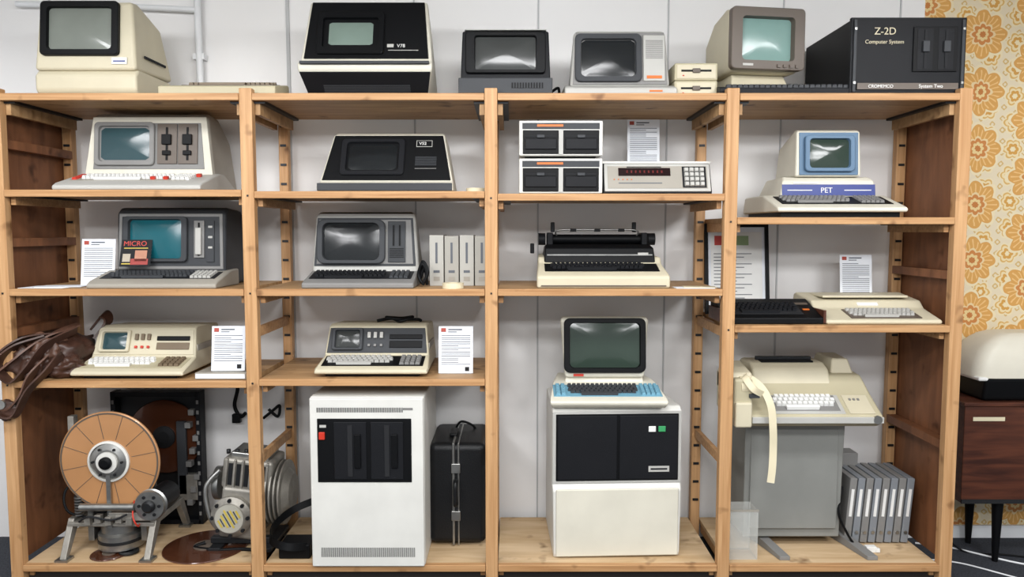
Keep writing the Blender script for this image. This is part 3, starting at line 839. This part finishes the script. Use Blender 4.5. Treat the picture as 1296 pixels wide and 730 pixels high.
b.boxes('feet', [(-.1, .1, .006, .03, .03, .012), (.1, .1, .006, .03, .03, .012), (-.1, .35, .006, .03, .03, .012), (.1, .35, .006, .03, .03, .012)], black)
b.box('top_handle', -.03, .2, .53, .04, .12, .02, caseblk, bev=.008)
b.tube('loose_lead', [(-.03, .3, .52), (0, .3, .56), (.06, .3, .54), (.08, .32, .50)], .006, black)
b = B('battery_pack', (-1.045, .05, z))
b.box('case', .0, .08, .035, .15, .13, .07, black, bev=.006)
b.ribbon('strap', [(.06, .02, .06), (-.02, -.03, .08), (-.11, .02, .09), (-.12, .1, .13), (-.06, .2, .17), (.04, .22, .21), (.08, .16, .24)], (0, .3, 1), .035, .005, black)

b = B('floppy_drive_cabinet', (.505, .085, z), .04)
b.prism('cabinet', [(.01, 0, .305), (.0, .02, .305), (.0, .33, .31), (.02, .36, .312), (.02, .71, .312), (.04, .732, .31), (.48, .732, .30), (.5, 0, .30)], .6, offw, bev=.008)
M = face(.018, .36, .018, .715)
b.trap('frame', M, .62, .62, .35, .005, lgray)
b.box('black_panel', 0, .0, .006, .59, .325, .006, black, M, .004)
b.box('panel_left', -.145, .0, .010, .285, .31, .006, char, M, .004)
b.box('panel_right', .15, .0, .010, .28, .31, .006, char, M, .004)
b.box('white_button', .165, .09, .016, .035, .028, .006, white, M, .003)
b.box('green_button', .212, .09, .016, .035, .028, .006, green, M, .003)
b.box('badge', .20, -.105, .014, .1, .028, .003, lgray, M)
b.box('badge_ink', .20, -.105, .016, .08, .008, .001, inkd, M)
b.box('lower_door', 0, -.004, .175, .59, .012, .33, ivory, bev=.008)
b = B('computer_terminal', (.46, .06, ZB+.732))
b.prism('keyboard_base', [(.02, 0, .27), (0, .02, .28), (0, .035, .28), (.02, .045, .28), (.19, .085, .26), (.25, .095, .245), (.45, .09, .22), (.48, 0, .22)], .5, ivory, bev=.01)
b.prism('neck', [(.2, .07, .2), (.22, .13, .19), (.44, .13, .17), (.46, .07, .18)], .36, ivory, bev=.008)
b.prism('monitor', [(.19, .11, .20), (.22, .405, .222), (.26, .415, .22), (.45, .33, .16), (.46, .12, .15)], .4, ivory, bev=.018)
M = face(.19, .115, .22, .41)
b.screen(M, 0, .01, .405, .27, .345, .22, black, gDkGreen, .018, .03)
b.box('badge', -.13, -.137, .002, .05, .012, .003, red, M)
Mk = face(.02, .045, .19, .085)
b.box('key_well', 0, 0, .001, .52, .13, .004, cyan, Mk, .002)
b.keys('keys', Mk @ T(0, 0, .003), -.02, .0, .34, .115, 5, dgray, .013)
b.keys('number_keys', Mk @ T(0, 0, .003), .205, 0, .09, .115, 5, cyan, .013, False, False)
b.keys('left_keys', Mk @ T(0, 0, .003), -.225, 0, .05, .115, 5, cyan, .013, False, False)
b = B('teleprinter', (1.42, .05, z))
b.prism('pedestal', [(.16, .05, .24), (.14, .64, .245), (.46, .64, .245), (.46, .05, .24)], .46, pedg, x=-.03, bev=.006)
b.box('pedestal_panel', -.03, .145, .35, .43, .01, .5, pedg, bev=.003)
for sx in (-.22, .2):
    b.add('foot_rail', [(sx-.025, .46, 0), (sx+.025, .46, 0), (sx+.025, .46, .07), (sx-.025, .46, .07), (sx+.08, .0, 0), (sx+.13, .0, 0), (sx+.13, .0, .02), (sx+.08, .0, .02)],
          [(0, 1, 2, 3), (4, 5, 6, 7), (0, 1, 5, 4), (1, 2, 6, 5), (2, 3, 7, 6), (3, 0, 4, 7)], mgray, bev=.003)
b.prism('body', [(.04, .64, .325), (.0, .665, .335), (.0, .70, .335), (.14, .78, .33), (.2, .86, .31), (.44, .89, .29), (.5, .86, .29), (.5, .64, .30)], .66, beige, bev=.015)
b.box('apron', .02, -.004, .682, .62, .012, .03, lgray, bev=.003)
Mk = face(.0, .70, .14, .78)
b.box('key_deck', -.02, .0, .001, .36, .13, .006, lgray, Mk, .003)
b.box('key_deck_dark', -.02, .005, .003, .32, .11, .006, mgray, Mk, .003)
b.keys('keys', Mk @ T(0, 0, .007), -.02, .005, .30, .10, 4, white, .015)
b.box('right_deck', .24, .0, .001, .12, .13, .005, cream, Mk, .003)
b.boxes('right_switches', [(.21+.02*i, .03, .004, .01, .012, .008) for i in range(3)], mgray, Mk)
b.cyl('side_dial', .02, .01, steel, (.30, -.008, .685), 'y', 20)
b.prism('print_hood', [(.15, .77, .20), (.20, .89, .19), (.25, .915, .185), (.40, .915, .185), (.46, .86, .2)], .4, cream, x=-.04, bev=.015)
b.box('print_window', -.04, .27, .917, .26, .05, .008, black, bev=.002)
b.box('paper_platen', -.04, .31, .925, .28, .02, .02, dsteel, bev=.003)
b.prism('right_hood', [(.2, .80, .07), (.26, .93, .04), (.44, .935, .05), (.48, .8, .08)], .14, cream, x=.23, bev=.01)
b.box('reader_body', -.335, .14, .78, .09, .3, .20, beige, bev=.015)
b.box('reader_lower', -.335, -.0, .71, .08, .05, .12, cream, bev=.01)
b.prism('reader_top', [(.0, .80), (.04, .90), (.22, .93), (.3, .86), (.3, .78)], .10, cream, x=-.33, bev=.012)
b.cyl('tape_drum', .045, .05, tape, (-.32, .03, .84), 'x', 28)
b.box('reader_gate', -.285, .02, .80, .05, .08, .02, dgray, bev=.003)
b.ribbon('paper_tape', [(-.31, .05, .89), (-.25, .0, .84), (-.215, -.035, .76), (-.205, -.045, .66), (-.20, -.04, .56), (-.205, -.05, .47), (-.215, -.06, .40)], (1, -.1, 0), .034, .0015, tape)
b.ribbon('paper_tape_loop', [(-.30, .08, .88), (-.33, .0, .89), (-.30, -.04, .84), (-.25, -.02, .81)], (.6, 0, .6), .03, .0015, tape)
b = B('clear_plastic_bin', (1.10, .06, z))
for nm, a in (('wall_front', (0, .0, .12, .15, .004, .24)), ('wall_rear', (0, .12, .12, .15, .004, .24)), ('wall_l', (-.073, .06, .12, .004, .12, .24)), ('wall_r', (.073, .06, .12, .004, .12, .24)), ('bottom', (0, .06, .002, .15, .12, .004))):
    b.box(nm, *a, acr)
b.box('rim', 0, .0, .24, .155, .008, .008, warmg)
b = B('ring_binder_set', (1.84, .24, z))
for i in range(8):
    x = -.155+.041*i
    Mt = T(x, 0, .003) @ R(.08, 'Y')
    b.box('binder', 0, .13, .17, .035, .26, .33, binder if i % 2 else mgray, Mt, .003)
    b.box('spine_label', 0, -.001, .21, .014, .002, .14, white, Mt)
    b.cyl('spine_ring', .009, .003, steel, (x+.005, -.002, .06), 'y', 16)
b.tube('cable', [(-.19, -.01, .3), (-.22, -.04, .18), (-.18, -.05, .08), (-.14, -.06, .02), (-.10, -.08, .012)], .006, black)
b.boxes('plug', [(-.08, -.09, .015, .05, .03, .03), (-.05, -.1, .012, .02, .02, .02)], white, bev=.003)
b = B('cardboard_box', (1.72, .47, z))
b.box('carton', 0, .04, .2, .22, .1, .40, mgray, bev=.004)
b = B('hanging_cable', (-1.505, .61, .133))
b.tube('cord', [(0, .02, .82), (.01, .0, .72), (-.01, .0, .62), (.02, .0, .56), (.05, 0, .58)], .01, black)
b.box('plug', 0, .0, .55, .045, .03, .05, black, bev=.004)
b = B('hanging_cable', (-1.31, .61, .133))
b.tube('cord', [(-.05, 0, .55), (0, 0, .59), (.04, 0, .62), (.03, 0, .56), (-.02, 0, .6)], .008, black)

# ================================================================== RIGHT SIDE
b = B('wooden_sideboard', (2.28, .29, 0))
b.box('body', .55, .165, .575, 1.1, .33, .50, walnut, bev=.004)
b.box('top', .55, .16, .835, 1.12, .34, .02, walnut, bev=.004)
b.box('door_gap', .5, -.001, .57, .004, .003, .45, inkd)
b.box('front_rail', .55, -.003, .335, 1.1, .01, .02, inkd)
for x in (.22, .95):
    for y in (.05, .28):
        b.lathe('leg', [(.014, 0), (.028, .33)], black, T(x, y, 0), 20)
b.box('drawer_label', .12, -.004, .76, .16, .002, .02, tape)
b = B('retro_television', (2.34, .29, .845))
b.prism('black_base', [(.02, 0), (.0, .12), (.03, .17), (.28, .17), (.3, 0)], .6, black, x=.34, bev=.02)
loops = []
for k in range(9):
    a = k/8*pi/2
    s_ = math.cos(a*.95); loops.append([(x*(.35+.65*s_)+.34, y*(.4+.6*s_)+.16, .12+.22*math.sin(a)) for x, y, _ in rr(.68, .32, .08, 0)])
b._sm(b.loft('white_hood', loops, ivory))
b.box('hood_lip', .34, .16, .115, .67, .31, .02, white, bev=.008)
b = B('floor_cable')
b.tube('white_cord', [(2.2, .55, .006), (2.35, .50, .006), (2.6, .3, .006), (2.85, .2, .006), (3.2, .1, .006)], .005, pipew)
b.tube('white_cord_b', [(2.12, .35, .006), (2.3, .3, .006), (2.5, .12, .006), (2.7, .0, .006)], .004, pipew)
b = B('floor_cable')
b.tube('black_cord', [(2.35, .6, .3), (2.33, .58, .12), (2.4, .45, .006), (2.6, .4, .006), (2.9, .3, .006)], .005, black)

# ================================================================== lights
def lamp(x, y, e):
    b = B('ceiling_light', (x, y, 2.86)); b.e.rotation_euler[0] = .55
    b.boxes('frame', [(-.61, 0, .015, .02, .32, .05), (.61, 0, .015, .02, .32, .05), (0, -.16, .015, 1.24, .02, .05), (0, .16, .015, 1.24, .02, .05), (0, 0, .045, 1.24, .32, .01)], white)
    ld = bpy.data.lights.new('tube_panel', 'AREA'); ld.shape = 'RECTANGLE'; ld.size = 1.2; ld.size_y = .3
    ld.energy = e; ld.color = (.985, .99, 1)
    o = bpy.data.objects.new('tube_panel', ld); S.collection.objects.link(o); o.parent = b.e
for x in (-2.0, .1, 2.2):
    lamp(x, -1.5, 27); lamp(x, -3.1, 38); lamp(x, -4.7, 38)
w = bpy.data.worlds.new('world'); S.world = w; w.use_nodes = True
w.node_tree.nodes['Background'].inputs[0].default_value = (.95, .97, 1, 1)
w.node_tree.nodes['Background'].inputs[1].default_value = .85
S.view_settings.view_transform = 'Standard'

cd = bpy.data.cameras.new('camera'); cd.sensor_width = 36; cd.sensor_fit = 'HORIZONTAL'; cd.lens = 950/1296*36
co = bpy.data.objects.new('camera', cd); S.collection.objects.link(co)
co.location = (0, -3.43, 1.70); co.rotation_euler = (math.radians(90-4.33), 0, 0)
S.camera = co
